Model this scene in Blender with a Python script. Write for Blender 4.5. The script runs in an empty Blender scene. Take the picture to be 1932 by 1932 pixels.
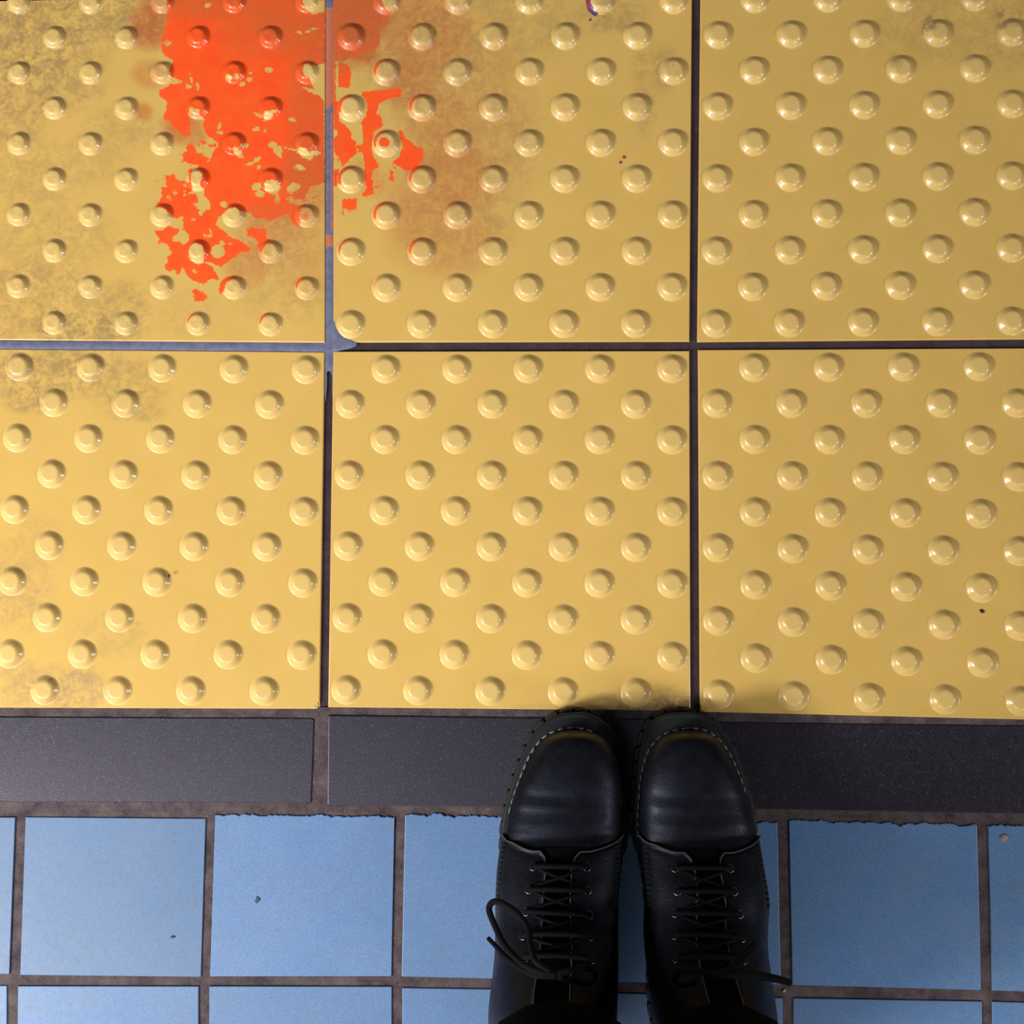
import bpy, bmesh, math, random
import numpy as np
from mathutils import Vector, Matrix, Euler
random.seed(4); rng = np.random.RandomState(4)
sc = bpy.context.scene
COL = sc.collection
# ---------------------------------------------------------------- camera
F = 2300.0                                   # focal length in pixels of the 1932 px frame
CAM = Vector((0.0402, -0.0626, 1.0220))
cd = bpy.data.cameras.new('camera'); cam = bpy.data.objects.new('camera', cd); COL.objects.link(cam)
cd.sensor_fit = 'HORIZONTAL'; cd.sensor_width = 36.0; cd.lens = 36.0*F/1932.0
cd.clip_start = 0.02; cd.clip_end = 50
fwd = (-CAM).normalized()
rgt = fwd.cross(Vector((0, 1, 0))).normalized(); upv = rgt.cross(fwd).normalized()
R3 = Matrix((rgt, upv, -fwd)).transposed()
cam.matrix_world = Matrix.Translation(CAM) @ R3.to_4x4()
sc.camera = cam
# ---------------------------------------------------------------- light
def area(name, loc, target, sx, sy, power, col):
    l = bpy.data.lights.new(name, 'AREA'); l.shape = 'RECTANGLE'; l.size = sx; l.size_y = sy
    l.energy = power; l.color = col
    o = bpy.data.objects.new(name, l); COL.objects.link(o); o.location = loc
    o.rotation_euler = (Vector(target)-Vector(loc)).to_track_quat('-Z', 'Y').to_euler(); return o
area('ceiling_panel_left', (-0.85, -1.1, 2.1), (-0.85, -1.1, 0), 1.0, 1.0, 18, (1.0, 0.97, 0.98))
area('tube_light_left', (-4.5, -0.9, 2.6), (-0.5, -0.4, 0), 0.5, 0.14, 42, (1.0, 0.95, 0.93))
area('tube_light_right', (4.3, -0.9, 2.5), (0.5, -0.4, 0), 0.42, 0.12, 60, (1.0, 0.95, 0.93))
area('fill_light_left', (-1.85, -1.1, 1.45), (-1.85, -1.1, 0), 1.0, 0.45, 116, (1.0, 0.96, 0.92))  # unseen lamp added low at the left to steepen the brightness falloff
area('strip_light_behind', (-0.7, -2.3, 1.9), (-0.7, -2.3, 0), 1.8, 0.4, 24, (1.0, 0.96, 0.92))
area('strip_light_right', (2.1, -1.9, 1.9), (2.1, -1.9, 0), 1.3, 0.4, 32, (1.0, 0.96, 0.92))
w = bpy.data.worlds.new('world'); sc.world = w; w.use_nodes = True
w.node_tree.nodes['Background'].inputs[0].default_value = (0.80, 0.86, 1.0, 1)
w.node_tree.nodes['Background'].inputs[1].default_value = 0.05
sc.view_settings.view_transform = 'Standard'; sc.view_settings.look = 'None'
sc.view_settings.exposure = 0.04; sc.view_settings.gamma = 1.0; sc.view_settings.use_curve_mapping = False
# ---------------------------------------------------------------- pixel <-> world helpers
RT = np.array(rgt); UP = np.array(upv); FW = np.array(fwd); CP = np.array(CAM)
def G(px, py, z=0.0):
    """point of the horizontal plane at height z that the camera sees at a pixel"""
    d = FW + RT*((px-966.0)/F) - UP*((py-966.0)/F)
    t = (z-CP[2])/d[2]
    return CP + d*t
def P(p):
    q = np.asarray(p)-CP
    zc = q@FW
    return 966.0+F*(q@RT)/zc, 966.0-F*(q@UP)/zc
# ---------------------------------------------------------------- object helpers
def wl(o):
    v = Vector((0, 0, 0))
    while o is not None:
        v += o.location; o = o.parent
    return v
def mk(name, verts, faces, mat, parent=None, smooth=True, attrs=None, loc=None):
    me = bpy.data.meshes.new(name)
    off = np.array(wl(parent)) if parent is not None else np.zeros(3)
    if loc is not None: off = off + np.array(loc)
    vv = np.asarray(verts, dtype=float)-off if loc is None else np.asarray(verts, dtype=float)
    if loc is not None: vv = np.asarray(verts, dtype=float)-np.array(loc)
    me.from_pydata([tuple(v) for v in vv], [], faces)
    me.materials.append(mat)
    if smooth: me.polygons.foreach_set('use_smooth', [True]*len(me.polygons))
    if attrs:
        for k, a in attrs.items():
            at = me.attributes.new(k, 'FLOAT', 'POINT'); at.data.foreach_set('value', np.asarray(a, dtype=np.float32))
    me.update()
    o = bpy.data.objects.new(name, me); COL.objects.link(o)
    if parent is not None: o.parent = parent
    if loc is not None: o.location = Vector(loc)-(wl(parent) if parent is not None else Vector((0, 0, 0)))
    return o
def empty(name, loc, parent=None):
    o = bpy.data.objects.new(name, None); COL.objects.link(o); o.empty_display_size = 0.02
    o.location = Vector(loc)-(wl(parent) if parent is not None else Vector((0, 0, 0)))
    if parent is not None: o.parent = parent
    return o
def tag(o, label=None, cat=None, group=None, kind=None):
    if label: o['label'] = label
    if cat: o['category'] = cat
    if group: o['group'] = group
    if kind: o['kind'] = kind
    return o
# ---------------------------------------------------------------- materials
class NT:
    def __init__(s, name):
        s.m = bpy.data.materials.new(name); s.m.use_nodes = True; s.t = s.m.node_tree
        s.b = s.t.nodes['Principled BSDF']; s.geo = s.t.nodes.new('ShaderNodeNewGeometry')
    def link(s, a, b): s.t.links.new(a, b)
    def val(s, sock, v):
        if hasattr(v, 'is_output') or isinstance(v, bpy.types.NodeSocket): s.link(v, sock)
        else: sock.default_value = v
    def noise(s, scale, detail=4, rough=0.6, dist=0.0, vec=None):
        n = s.t.nodes.new('ShaderNodeTexNoise'); s.link(vec or s.geo.outputs['Position'], n.inputs['Vector'])
        n.inputs['Scale'].default_value = scale; n.inputs['Detail'].default_value = detail
        n.inputs['Roughness'].default_value = rough; n.inputs['Distortion'].default_value = dist
        return n.outputs['Fac']
    def math(s, op, a, b=0.0, c=0.0, clamp=False):
        n = s.t.nodes.new('ShaderNodeMath'); n.operation = op; n.use_clamp = clamp
        for i, v in enumerate((a, b, c)): s.val(n.inputs[i], v)
        return n.outputs[0]
    def ramp(s, x, lo, hi, a=0.0, b=1.0):
        n = s.t.nodes.new('ShaderNodeMapRange'); n.clamp = True
        for i, v in enumerate((x, lo, hi, a, b)): s.val(n.inputs[i], v)
        return n.outputs[0]
    def mix(s, f, a, b):
        n = s.t.nodes.new('ShaderNodeMix'); n.data_type = 'RGBA'
        s.val(n.inputs[0], f)
        for i, v in ((6, a), (7, b)):
            s.val(n.inputs[i], (v[0], v[1], v[2], 1) if isinstance(v, tuple) else v)
        return n.outputs[2]
    def attr(s, name):
        n = s.t.nodes.new('ShaderNodeAttribute'); n.attribute_name = name; return n.outputs['Fac']
    def bump(s, h, strength=0.3, dist=0.0005):
        n = s.t.nodes.new('ShaderNodeBump'); n.inputs['Strength'].default_value = strength
        n.inputs['Distance'].default_value = dist; s.link(h, n.inputs['Height']); s.link(n.outputs[0], s.b.inputs['Normal'])
    def out(s, col, rough=0.5, spec=0.5, metal=0.0):
        s.val(s.b.inputs['Base Color'], (col[0], col[1], col[2], 1) if isinstance(col, tuple) else col)
        s.val(s.b.inputs['Roughness'], rough); s.b.inputs['Specular IOR Level'].default_value = spec
        s.b.inputs['Metallic'].default_value = metal
        return s.m
def mat_yellow(name='yellow_tactile', rub_sheen=0.0):
    n = NT(name)
    blot = n.noise(22, 3); fine = n.noise(900, 3, 0.7); mid = n.noise(230, 6, 0.7)
    c = n.mix(n.ramp(blot, .35, .65), (.64, .42, .112), (.67, .44, .124))
    c = n.mix(n.ramp(fine, .3, .7, 0, .26), c, (.40, .26, .05))
    c = n.mix(n.ramp(fine, .56, .74, 0, .22), c, (.85, .66, .32))
    c = n.mix(n.ramp(n.noise(420, 5, .75), .58, .72, 0, .20), c, (.42, .26, .07))
    if rub_sheen: c = n.mix(rub_sheen, c, (.80, .63, .31))  # studs rubbed paler, with some sheen put into the colour
    # ground-in dirt, and the contact shade painted between the boots
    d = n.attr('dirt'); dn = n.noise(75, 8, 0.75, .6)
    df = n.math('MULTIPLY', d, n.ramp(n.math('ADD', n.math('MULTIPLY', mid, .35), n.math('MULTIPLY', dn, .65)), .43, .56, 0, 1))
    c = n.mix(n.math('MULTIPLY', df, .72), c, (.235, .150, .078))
    # thin worn film of paint
    h = n.attr('haze'); hf = n.math('MULTIPLY', h, n.ramp(n.math('ADD', n.math('MULTIPLY', mid, .5), n.math('MULTIPLY', dn, .5)), .33, .6, .55, 1.05))
    c = n.mix(hf, c, (.46, .10, .026))
    # solid paint with flaked edges
    edge = n.noise(330, 9, 0.72, .5); edge2 = n.noise(90, 4, .6)
    pv = n.math('ADD', n.attr('paint'), n.math('ADD', n.math('MULTIPLY', n.math('SUBTRACT', edge, .5), 1.15), n.math('MULTIPLY', n.math('SUBTRACT', edge2, .5), .35)))
    pf = n.ramp(pv, .48, .53)
    pc = n.mix(n.ramp(n.noise(55, 5), .35, .7), (.93, .088, .018), (.90, .125, .022))
    pc = n.mix(n.ramp(fine, .5, .75, 0, .5), pc, (.62, .05, .012))
    pc = n.mix(n.math('MULTIPLY', n.attr('grime'), n.ramp(mid, .35, .6, .35, 1)), pc, (.50, .125, .036))
    c = n.mix(pf, c, pc)
    iv = n.ramp(n.math('ADD', n.attr('ink'), n.math('MULTIPLY', n.math('SUBTRACT', edge, .5), .5)), .47, .55)
    c = n.mix(iv, c, n.mix(n.ramp(n.noise(120), .4, .6), (.10, .05, .16), (.35, .06, .07)))
    n.bump(n.math('ADD', n.math('MULTIPLY', n.noise(1300, 3), .5), n.math('MULTIPLY', pf, .6)), .10, .0004)
    r = n.ramp(n.noise(160, 5), .3, .7, .16, .24)
    return n.out(c, n.math('ADD', r, n.math('MULTIPLY', n.math('ADD', df, hf), .2)), .42)
def mat_grout(name, a, b, pale):
    n = NT(name)
    c = n.mix(n.ramp(n.noise(60, 6, .7), .35, .65), a, b)
    c = n.mix(n.ramp(n.noise(520, 4, .8), .58, .72, 0, .7), c, pale)
    c = n.mix(n.ramp(n.noise(170, 6, .8), .56, .70, 0, .55), c, (a[0]*.45, a[1]*.45, a[2]*.5))
    n.bump(n.noise(420, 6, .7), .8, .0012)
    return n.out(c, .9, .25)
def mat_sealant():
    n = NT('blue_grey_sealant')
    c = n.mix(n.ramp(n.noise(140, 5), .35, .65), (.105, .113, .20), (.150, .165, .26))
    c = n.mix(n.ramp(n.math('ADD', n.attr('haze'), n.math('MULTIPLY', n.math('SUBTRACT', n.noise(160, 5), .5), .8)), .4, .75), c, (.48, .15, .085))
    c = n.mix(n.ramp(n.noise(800, 3), .62, .72, 0, .5), c, (.06, .05, .09))
    n.bump(n.noise(300, 4), .3, .0006)
    return n.out(c, .55, .4)
def mat_blue():
    n = NT('blue_glazed_tile')
    oi = n.t.nodes.new('ShaderNodeObjectInfo')
    c = n.mix(n.ramp(n.noise(17, 4, .6), .35, .65), (.084, .222, .485), (.122, .248, .475))
    c = n.mix(n.math('MULTIPLY', oi.outputs['Random'], .4), c, (.108, .198, .43))
    c = n.mix(n.ramp(n.noise(1100, 4, .8), .32, .60, .85, 0), c, (.035, .10, .20))
    c = n.mix(n.ramp(n.noise(1300, 2, .8), .56, .72, 0, .5), c, (.24, .34, .58))
    c = n.mix(n.ramp(n.noise(38, 7, .75, 1.0), .52, .70, 0, .38), c, (.10, .15, .19))
    at = n.t.nodes.new('ShaderNodeAttribute'); at.attribute_type = 'OBJECT'; at.attribute_name = 'tone'
    c = n.mix(n.math('SUBTRACT', 1.0, at.outputs['Fac']), c, (.028, .060, .105))
    # scratches
    m0 = n.t.nodes.new('ShaderNodeMapping'); n.link(n.geo.outputs['Position'], m0.inputs[0]); m0.inputs['Rotation'].default_value = (0, 0, -.75)
    mp = n.t.nodes.new('ShaderNodeMapping'); n.link(m0.outputs[0], mp.inputs[0]); mp.inputs['Scale'].default_value = (18, 420, 1)
    s = n.noise(1.0, 2, .5, .2, vec=mp.outputs[0])
    c = n.mix(n.math('MULTIPLY', n.ramp(s, .70, .73), n.ramp(n.noise(30), .52, .6, 0, .45)), c, (.05, .09, .16))
    n.bump(n.noise(900, 4), .08, .0004)
    return n.out(c, n.ramp(n.noise(200, 5), .3, .7, .40, .50), .50)
def mat_kerb():
    n = NT('dark_speckled_stone')
    v = n.t.nodes.new('ShaderNodeTexVoronoi'); n.link(n.geo.outputs['Position'], v.inputs['Vector']); v.inputs['Scale'].default_value = 520
    c = n.mix(n.ramp(n.noise(500, 4, .8), .35, .65), (.007, .006, .010), (.024, .021, .031))
    c = n.mix(n.ramp(n.noise(24, 4), .4, .7, 0, .5), c, (.014, .012, .019))
    c = n.mix(n.math('MULTIPLY', n.ramp(v.outputs['Distance'], .10, .20, 1, 0), n.ramp(n.noise(300, 2), .44, .58)), c, (.17, .16, .19))
    n.bump(n.noise(900, 4, .7), .25, .0005)
    n.b.inputs['Specular Tint'].default_value = (.86, .83, 1, 1)
    return n.out(c, n.ramp(n.noise(300, 4), .3, .7, .30, .38), .5)
def simple(name, col, rough=.5, spec=.5, metal=0.0, nscale=0, nstr=.2, ndist=.0004, vary=None):
    n = NT(name)
    c = col
    if vary: c = n.mix(n.ramp(n.noise(vary[0], 5), .35, .65), col, vary[1])
    if nscale: n.bump(n.noise(nscale, 5, .65), nstr, ndist)
    return n.out(c, rough, spec, metal)
def mat_leather():
    n = NT('black_leather')
    v = n.t.nodes.new('ShaderNodeTexVoronoi'); n.link(n.geo.outputs['Position'], v.inputs['Vector'])
    v.inputs['Scale'].default_value = 620; v.feature = 'SMOOTH_F1'
    c = n.mix(n.ramp(n.noise(70, 5), .35, .7), (.0028, .003, .0046), (.006, .0068, .0105))
    n.bump(n.math('ADD', v.outputs['Distance'], n.math('MULTIPLY', n.noise(90, 5), 1.6)), .22, .0005)
    n.b.inputs['Specular Tint'].default_value = (.62, .68, .92, 1)
    return n.out(c, n.ramp(n.noise(120, 5), .3, .7, .38, .52), .22)
M_Y = mat_yellow(); M_YD = mat_yellow('yellow_rubbed_sheen_stud', .22); M_BL = mat_blue(); M_K = mat_kerb(); M_SE = mat_sealant()
M_G1 = mat_grout('purple_brown_grout', (.035, .022, .030), (.060, .040, .050), (.12, .09, .11))
M_G2 = mat_grout('brown_mortar', (.046, .032, .037), (.118, .090, .094), (.24, .20, .20))
M_LE = mat_leather()
M_SO = simple('black_rubber', (.014, .014, .015), .62, .35, nscale=600, nstr=.3)
M_WE = simple('welt_rubber', (.009, .0105, .012), .6, .25, nscale=500, nstr=.25)
M_PE = simple('leather_edge_highlight', (.040, .042, .042), .6, .3)  # pale grey puts the rim highlight of the lacing panels into the colour
M_TH = simple('grey_green_thread', (.17, .19, .20), .6, .3)
M_LA = simple('black_lace', (.003, .003, .004), .8, .12, nscale=1500, nstr=.4)
M_EY = simple('dark_metal', (.16, .16, .17), .28, .5, 1.0)
M_CL = simple('black_trouser_cloth', (.0022, .0022, .003), .95, .05, nscale=900, nstr=.3)
M_CO = simple('dark_coat_cloth', (.010, .011, .015), .9, .2, nscale=700, nstr=.3)
M_SK = simple('skin', (.52, .33, .25), .5, .4, vary=(40, (.56, .36, .28)))
M_HA = simple('dark_hair', (.02, .014, .01), .5, .4, nscale=300, nstr=.4)
M_GU = simple('old_gum', (.16, .14, .15), .6, .4, nscale=300, nstr=.6, vary=(300, (.34, .30, .30)))
M_DI = simple('dark_grit', (.03, .02, .035), .6, .3, nscale=600, nstr=.5)
M_BD = simple('blue_black_fleck', (.035, .065, .12), .6, .3)
# ---------------------------------------------------------------- wear and boot-shade fields, in the photograph's ground coordinates
def sd_poly(x, y, poly):
    """signed distance, positive inside"""
    p = np.array(poly, float); q = np.roll(p, -1, 0)
    best = np.full(x.shape, 1e9); ins = np.zeros(x.shape, bool)
    for (ax, ay), (bx, by) in zip(p, q):
        ex, ey = bx-ax, by-ay
        t = np.clip(((x-ax)*ex+(y-ay)*ey)/(ex*ex+ey*ey+1e-9), 0, 1)
        best = np.minimum(best, np.hypot(x-ax-t*ex, y-ay-t*ey))
        if ay != by:
            c = ((ay > y) != (by > y)) & (x < (bx-ax)*(y-ay)/(by-ay)+ax); ins ^= c
    return np.where(ins, best, -best)
def sd_ell(x, y, cx, cy, rx, ry, a=0.0):
    ca, sa = math.cos(math.radians(a)), math.sin(math.radians(a))
    u = (x-cx)*ca+(y-cy)*sa; v = -(x-cx)*sa+(y-cy)*ca
    return (1-np.hypot(u/rx, v/ry))*min(rx, ry)
PAINT = [
 [(318,-30),(613,-30),(613,0),(592,0),(584,-8),(573,-4),(572,8),(578,20),(590,27),(613,22),(613,120),(600,122),(590,130),(584,148),(590,165),(612,192),(613,345),(585,352),(572,380),(568,395),(566,427),(556,425),(548,413),(543,405),(530,407),(508,418),(500,410),(482,413),(470,402),(455,400),(445,392),(430,398),(412,410),(408,425),(425,438),(437,450),(455,455),(474,468),(470,476),(455,476),(440,486),(428,496),(415,503),(402,497),(388,492),(386,497),(400,502),(408,515),(414,528),(396,526),(386,535),(373,535),(360,527),(350,517),(345,503),(340,517),(335,519),(328,508),(322,512),(312,508),(311,502),(318,492),(314,485),(325,480),(320,470),(316,460),(305,458),(296,462),(300,450),(292,436),(310,434),(315,426),(330,430),(340,433),(336,441),(325,445),(325,455),(338,456),(346,463),(356,454),(358,443),(350,438),(345,432),(344,405),(335,414),(326,410),(318,398),(300,394),(293,392),(295,385),(305,375),(304,352),(314,352),(312,332),(328,328),(332,338),(345,341),(360,345),(356,330),(355,318),(365,318),(385,320),(392,306),(397,300),(403,287),(413,273),(405,265),(395,260),(387,250),(383,238),(386,225),(376,216),(384,212),(362,206),(355,216),(358,228),(358,240),(360,252),(350,261),(340,250),(328,240),(322,230),(308,226),(310,215),(315,205),(314,190),(300,180),(300,170),(318,163),(322,150),(322,138),(322,126),(328,114),(312,106),(304,96),(303,78),(312,50),(316,20)],
 [(354,272),(361,270),(370,282),(372,288),(386,287),(383,293),(395,300),(389,312),(386,322),(376,322),(372,312),(352,308),(345,303),(345,291),(352,287)],
 [(360,547),(373,546),(385,552),(391,562),(385,568),(368,569),(366,556)],
 [(412,548),(417,532),(426,523),(442,519),(452,524),(440,529),(429,536),(424,548),(416,556)],
 [(465,432),(475,429),(490,432),(502,432),(503,450),(510,452),(515,458),(505,462),(496,478),(488,470),(485,455),(475,447),(466,445)],
 [(378,265),(388,268),(400,272),(410,272),(406,280),(392,274),(380,270)],
 # top-centre tile
 [(629,-30),(726,-30),(722,8),(736,28),(716,56),(700,96),(665,108),(645,116),(629,112)],
 [(629,195),(643,190),(640,228),(629,230)],
 [(694,52),(715,50),(717,85),(700,96),(690,100),(676,108),(690,80)],
 [(639,118),(655,120),(663,136),(662,150),(658,166),(638,165)],
 [(682,172),(695,173),(757,166),(757,180),(735,187),(716,194),(710,215),(720,220),(722,238),(717,243),(707,247),(703,262),(701,280),(706,300),(716,312),(712,318),(703,322),(702,345),(705,364),(697,368),(688,373),(683,368),(691,355),(688,340),(687,310),(685,290),(675,285),(673,275),(684,270),(684,240),(681,230),(690,220),(693,203),(691,188),(683,180)],
 [(752,246),(758,246),(765,262),(778,268),(786,278),(798,279),(799,300),(790,312),(778,321),(765,323),(758,317),(740,308),(752,296),(759,280),(757,262)],
 [(630,226),(640,228),(655,239),(663,250),(662,262),(672,268),(673,290),(662,297),(650,313),(643,310),(642,300),(635,293),(629,285),(629,262),(638,252)],
 [(646,376),(676,374),(673,385),(672,396),(655,396),(649,391),(648,406),(645,402)],
 [(734,322),(743,324),(742,342),(735,342)],
 [(629,100),(633,100),(634,245),(629,245)], [(629,318),(640,318),(636,350),(629,352)],
]
HOLES = [(316,81,8,5,10),(327,152,15,5,8),(308,146,9,9,0),(353,163,3,6,0),(361,150,3,9,-15),(357,164,4,3,0),(373,163,2.5,6,0),(393,10,6,4,-20),
 (508,132,8,5,0),(470,150,6,4,-20),(472,137,3.5,3,0),(457,159,6,4,-35),(449,146,4,5,0),(434,149,7,5,0),(565,62,6,2,15),(580,60,7,2,-10),(592,54,5,2,-10),
 (486,217,8,3.5,25),(500,226,4,4,0),(507,219,9,6,0),(517,213,6,3,-20),(551,226,6,4,0),(483,244,7,4,-20),(501,246,3,3,0),(414,240,3,8,10),(416,250,6,3,0),
 (514,273,8,6,0),(524,284,8,10,-10),(528,294,3,5,-20),(547,281,9,1.6,15),(450,289,10,6,45),(463,275,6,4,0),(484,302,9,4,-40),(472,309,7,3,0),(489,315,5,4,0),
 (577,292,16,8,30),(594,290,10,5,-10),(564,316,10,6,10),(514,354,15,12,0),(484,352,9,8,-20),(490,366,8,6,0),(524,376,4,8,0),(553,355,14,9,-25),(592,360,9,9,0),
 (604,384,12,16,0),(570,382,18,6,5),(548,378,8,6,30),(422,386,7,6,0),(350,350,3.5,3,0),(348,365,2,8,0),(330,363,4,3,0),(318,373,6,3,50),(366,414,4,2.5,0),
 (397,440,3,7,0),(392,444,8,3,0),(379,401,4,5,0),(423,416,9,8,0),(452,422,17,15,0),(373,480,15,19,0),(411,474,13,13,0),(420,458,5,3,0),(434,460,4,2,0),(367,512,4,2,30),
 (583,136,9,14,0),(600,150,8,25,-15),(588,172,12,4,20),(590,8,16,14,0)]
HOLEP = [[(362,326),(372,318),(382,325),(384,338),(378,350),(386,358),(386,370),(395,378),(398,392),(386,401),(375,396),(363,383),(375,383),(372,372),(368,366),(354,367),(364,358)]]
SPECK = [(575,350,40,50,.40),(560,395,45,24,.42),(600,250,14,50,.38),(340,228,28,26,.40),(360,250,18,22,.40),(485,455,34,26,.41),(462,482,26,20,.36),(505,420,40,14,.40),(360,300,24,22,.40),(305,350,14,40,.40),(385,545,28,22,.38),(640,310,18,22,.40),(712,345,14,26,.41),(665,390,16,14,.40),(735,315,26,18,.40),(450,560,30,20,.30),(390,270,20,14,.40),(655,140,20,30,.34),(700,150,40,24,.30),(470,515,34,26,.34),(290,150,26,26,.33),(275,80,30,24,.34)]
DISC = [(727,272,10,9,0)]
HAZE = [((628,-40),(735,-40),(728,12),(745,30),(735,60),(717,85),(720,100),(700,125),(665,118),(630,118)),]
HAZE_E = [(800,60,80,70,.50),(775,150,50,50,.55),(830,230,60,60,.40),(850,330,80,70,.50),(800,400,70,60,.40),(840,450,90,60,.30),(700,20,70,40,.6),(740,120,40,40,.3),
 (285,45,34,42,.75),(282,140,30,24,.45),(270,210,16,14,.6),(285,70,25,14,.5),(470,490,40,40,.40),(520,430,60,34,.45),(545,400,60,30,.5),(570,480,45,70,.22),(345,240,34,28,.72),(365,255,22,18,.6),(590,370,30,30,.5),(900,200,90,160,.16),(655,100,30,30,.5),(690,330,30,30,.3),(720,350,45,24,.25)]
GRIME = [(680,20,60,80,1.3),(640,90,30,40,1.1),(585,330,46,60,.9),(600,100,26,90,.8),(560,40,90,60,.75),(450,-5,170,40,.7),(590,200,40,170,.6),(590,350,45,60,.55),(480,60,60,40,.4),(700,70,60,60,.3),(520,398,60,16,.5)]
DIRT_SHADE = [(60,60,120,110,.95),(30,150,100,80,.8),(130,150,60,50,.7),(250,30,80,50,.8),(20,230,60,50,.6),(60,330,90,60,.45),(170,300,60,40,.35),(90,450,110,60,.45),(60,560,110,70,.65),(150,620,90,34,1.0),(230,590,50,50,.7),(30,620,60,40,.6),
 (230,240,60,40,.4),(520,460,80,60,.45),(570,560,50,40,.4),(480,520,50,60,.35),(350,590,60,40,.2),(820,110,120,130,.55),(880,260,120,120,.45),(860,400,100,90,.45),(960,40,120,70,.4),(1150,30,60,30,.6),(1240,130,40,40,.5),
 (100,700,130,44,.85),(60,745,50,30,.9),(240,730,60,50,.6),(275,780,34,14,.6),(30,1120,60,60,.5),(130,1300,60,40,.9),(40,1290,40,40,.7),(60,1040,50,60,.3),(200,1200,60,40,.3),(240,1190,30,20,.4),(1780,50,120,60,.35),(1900,60,60,60,.5),(1751,48,12,26,1.0),(1888,38,10,24,1.0),(1689,118,10,16,.8),(1215,205,22,50,.4),(1250,1330,60,26,.9),(1180,1330,60,22,.9),(1172,1338,56,14,1.4),(1258,1334,40,14,1.3)]  # last entries paint the boots' contact shadow together with dirt
INK = [[(1104,-6),(1113,-4),(1115,10),(1122,20),(1130,25),(1124,31),(1117,28),(1108,18)]]
INK_E = [(1178,296,4.5,3.4,0),(1171,306,3.8,3.0,-30),(1114,37,3,3.5,30),(1140,31,3,1.5,0),(1152,35,2.5,1.5,20),(1128,39,2,1.5,0)]
def ssum(x, y, L):
    s = np.zeros(x.shape)
    for cx, cy, rx, ry, a in L:
        s = np.maximum(s, a*np.clip(1.35*(1-((x-cx)/rx)**2*.5-((y-cy)/ry)**2*.5), 0, 1))
    return s
def fields(x, y):
    sd = np.full(x.shape, -99.)
    for p in PAINT: sd = np.maximum(sd, sd_poly(x, y, p))
    for h in HOLES: sd = np.minimum(sd, -sd_ell(x, y, *h)*1.0)
    for p in HOLEP: sd = np.minimum(sd, -sd_poly(x, y, p))
    for d in DISC: sd = np.maximum(sd, sd_ell(x, y, *d))
    paint = np.clip(.5+sd/13.0, 0, 1)
    for cx, cy, rx, ry, a in SPECK: paint = np.maximum(paint, a*np.clip(1.6*(1-((x-cx)/rx)**2*.5-((y-cy)/ry)**2*.5), 0, 1))
    haze = ssum(x, y, HAZE_E)
    for p in HAZE: haze = np.maximum(haze, .92*np.clip(.5+sd_poly(x, y, list(p))/26., 0, 1))
    haze = np.where(x < 614, haze*np.clip(1-(y-560)/60, 0, 1), haze)
    ink = np.full(x.shape, -99.)
    for p in INK: ink = np.maximum(ink, sd_poly(x, y, p))
    for e in INK_E: ink = np.maximum(ink, sd_ell(x, y, *e))
    return dict(paint=paint, haze=haze, dirt=ssum(x, y, DIRT_SHADE), grime=ssum(x, y, GRIME), ink=np.clip(.5+ink/6., 0, 1))
# ---------------------------------------------------------------- floor bed
ZB = -0.0028
def wp(px, py, z=0.0): return tuple(G(px, py, z))
bx0, bx1 = -1.9, 1.9
def ypx(py): return G(966, py, 0)[1]
yk, yb, y0, y1 = ypx(1345), ypx(1529), -1.9, 1.5
fl = mk('floor', [(bx0, y0, -.06), (bx1, y0, -.06), (bx1, y1, -.06), (bx0, y1, -.06), (bx0, y0, ZB-.004), (bx1, y0, ZB-.004), (bx1, y1, ZB-.004), (bx0, y1, ZB-.004)],
        [(3, 2, 1, 0), (4, 5, 6, 7), (0, 1, 5, 4), (1, 2, 6, 5), (2, 3, 7, 6), (3, 0, 4, 7)], M_G2, smooth=False)
tag(fl, 'tiled station platform floor: yellow studded tiles, dark strip, blue tiles', kind='structure')
def bed(name, ya, ybb, z, mat, amp, nx=380, ny=60):
    xs = np.linspace(bx0, bx1, nx); ys = np.linspace(ya, ybb, ny)
    X, Y = np.meshgrid(xs, ys); Z = z+amp*(rng.rand(ny, nx)-.5)
    # smoothed noise
    Z = (Z+np.roll(Z, 1, 0)+np.roll(Z, 1, 1)+np.roll(Z, -1, 1))/4
    V = np.stack([X, Y, Z], -1).reshape(-1, 3)
    Fc = [(j*nx+i, j*nx+i+1, (j+1)*nx+i+1, (j+1)*nx+i) for j in range(ny-1) for i in range(nx-1)]
    return mk(name, V, Fc, mat, fl)
bed('mortar', yk+.004, y1, ZB, M_G1, .0003)
tag(bed('mortar', yb-.003, yk+.004, ZB+.0012, M_G2, .0012), 'brown crumbly mortar around the dark strip tiles')
tag(bed('mortar', y0, yb-.003, ZB+.0010, M_G2, .0006, 300, 120), 'grey brown mortar between the blue tiles')
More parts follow.
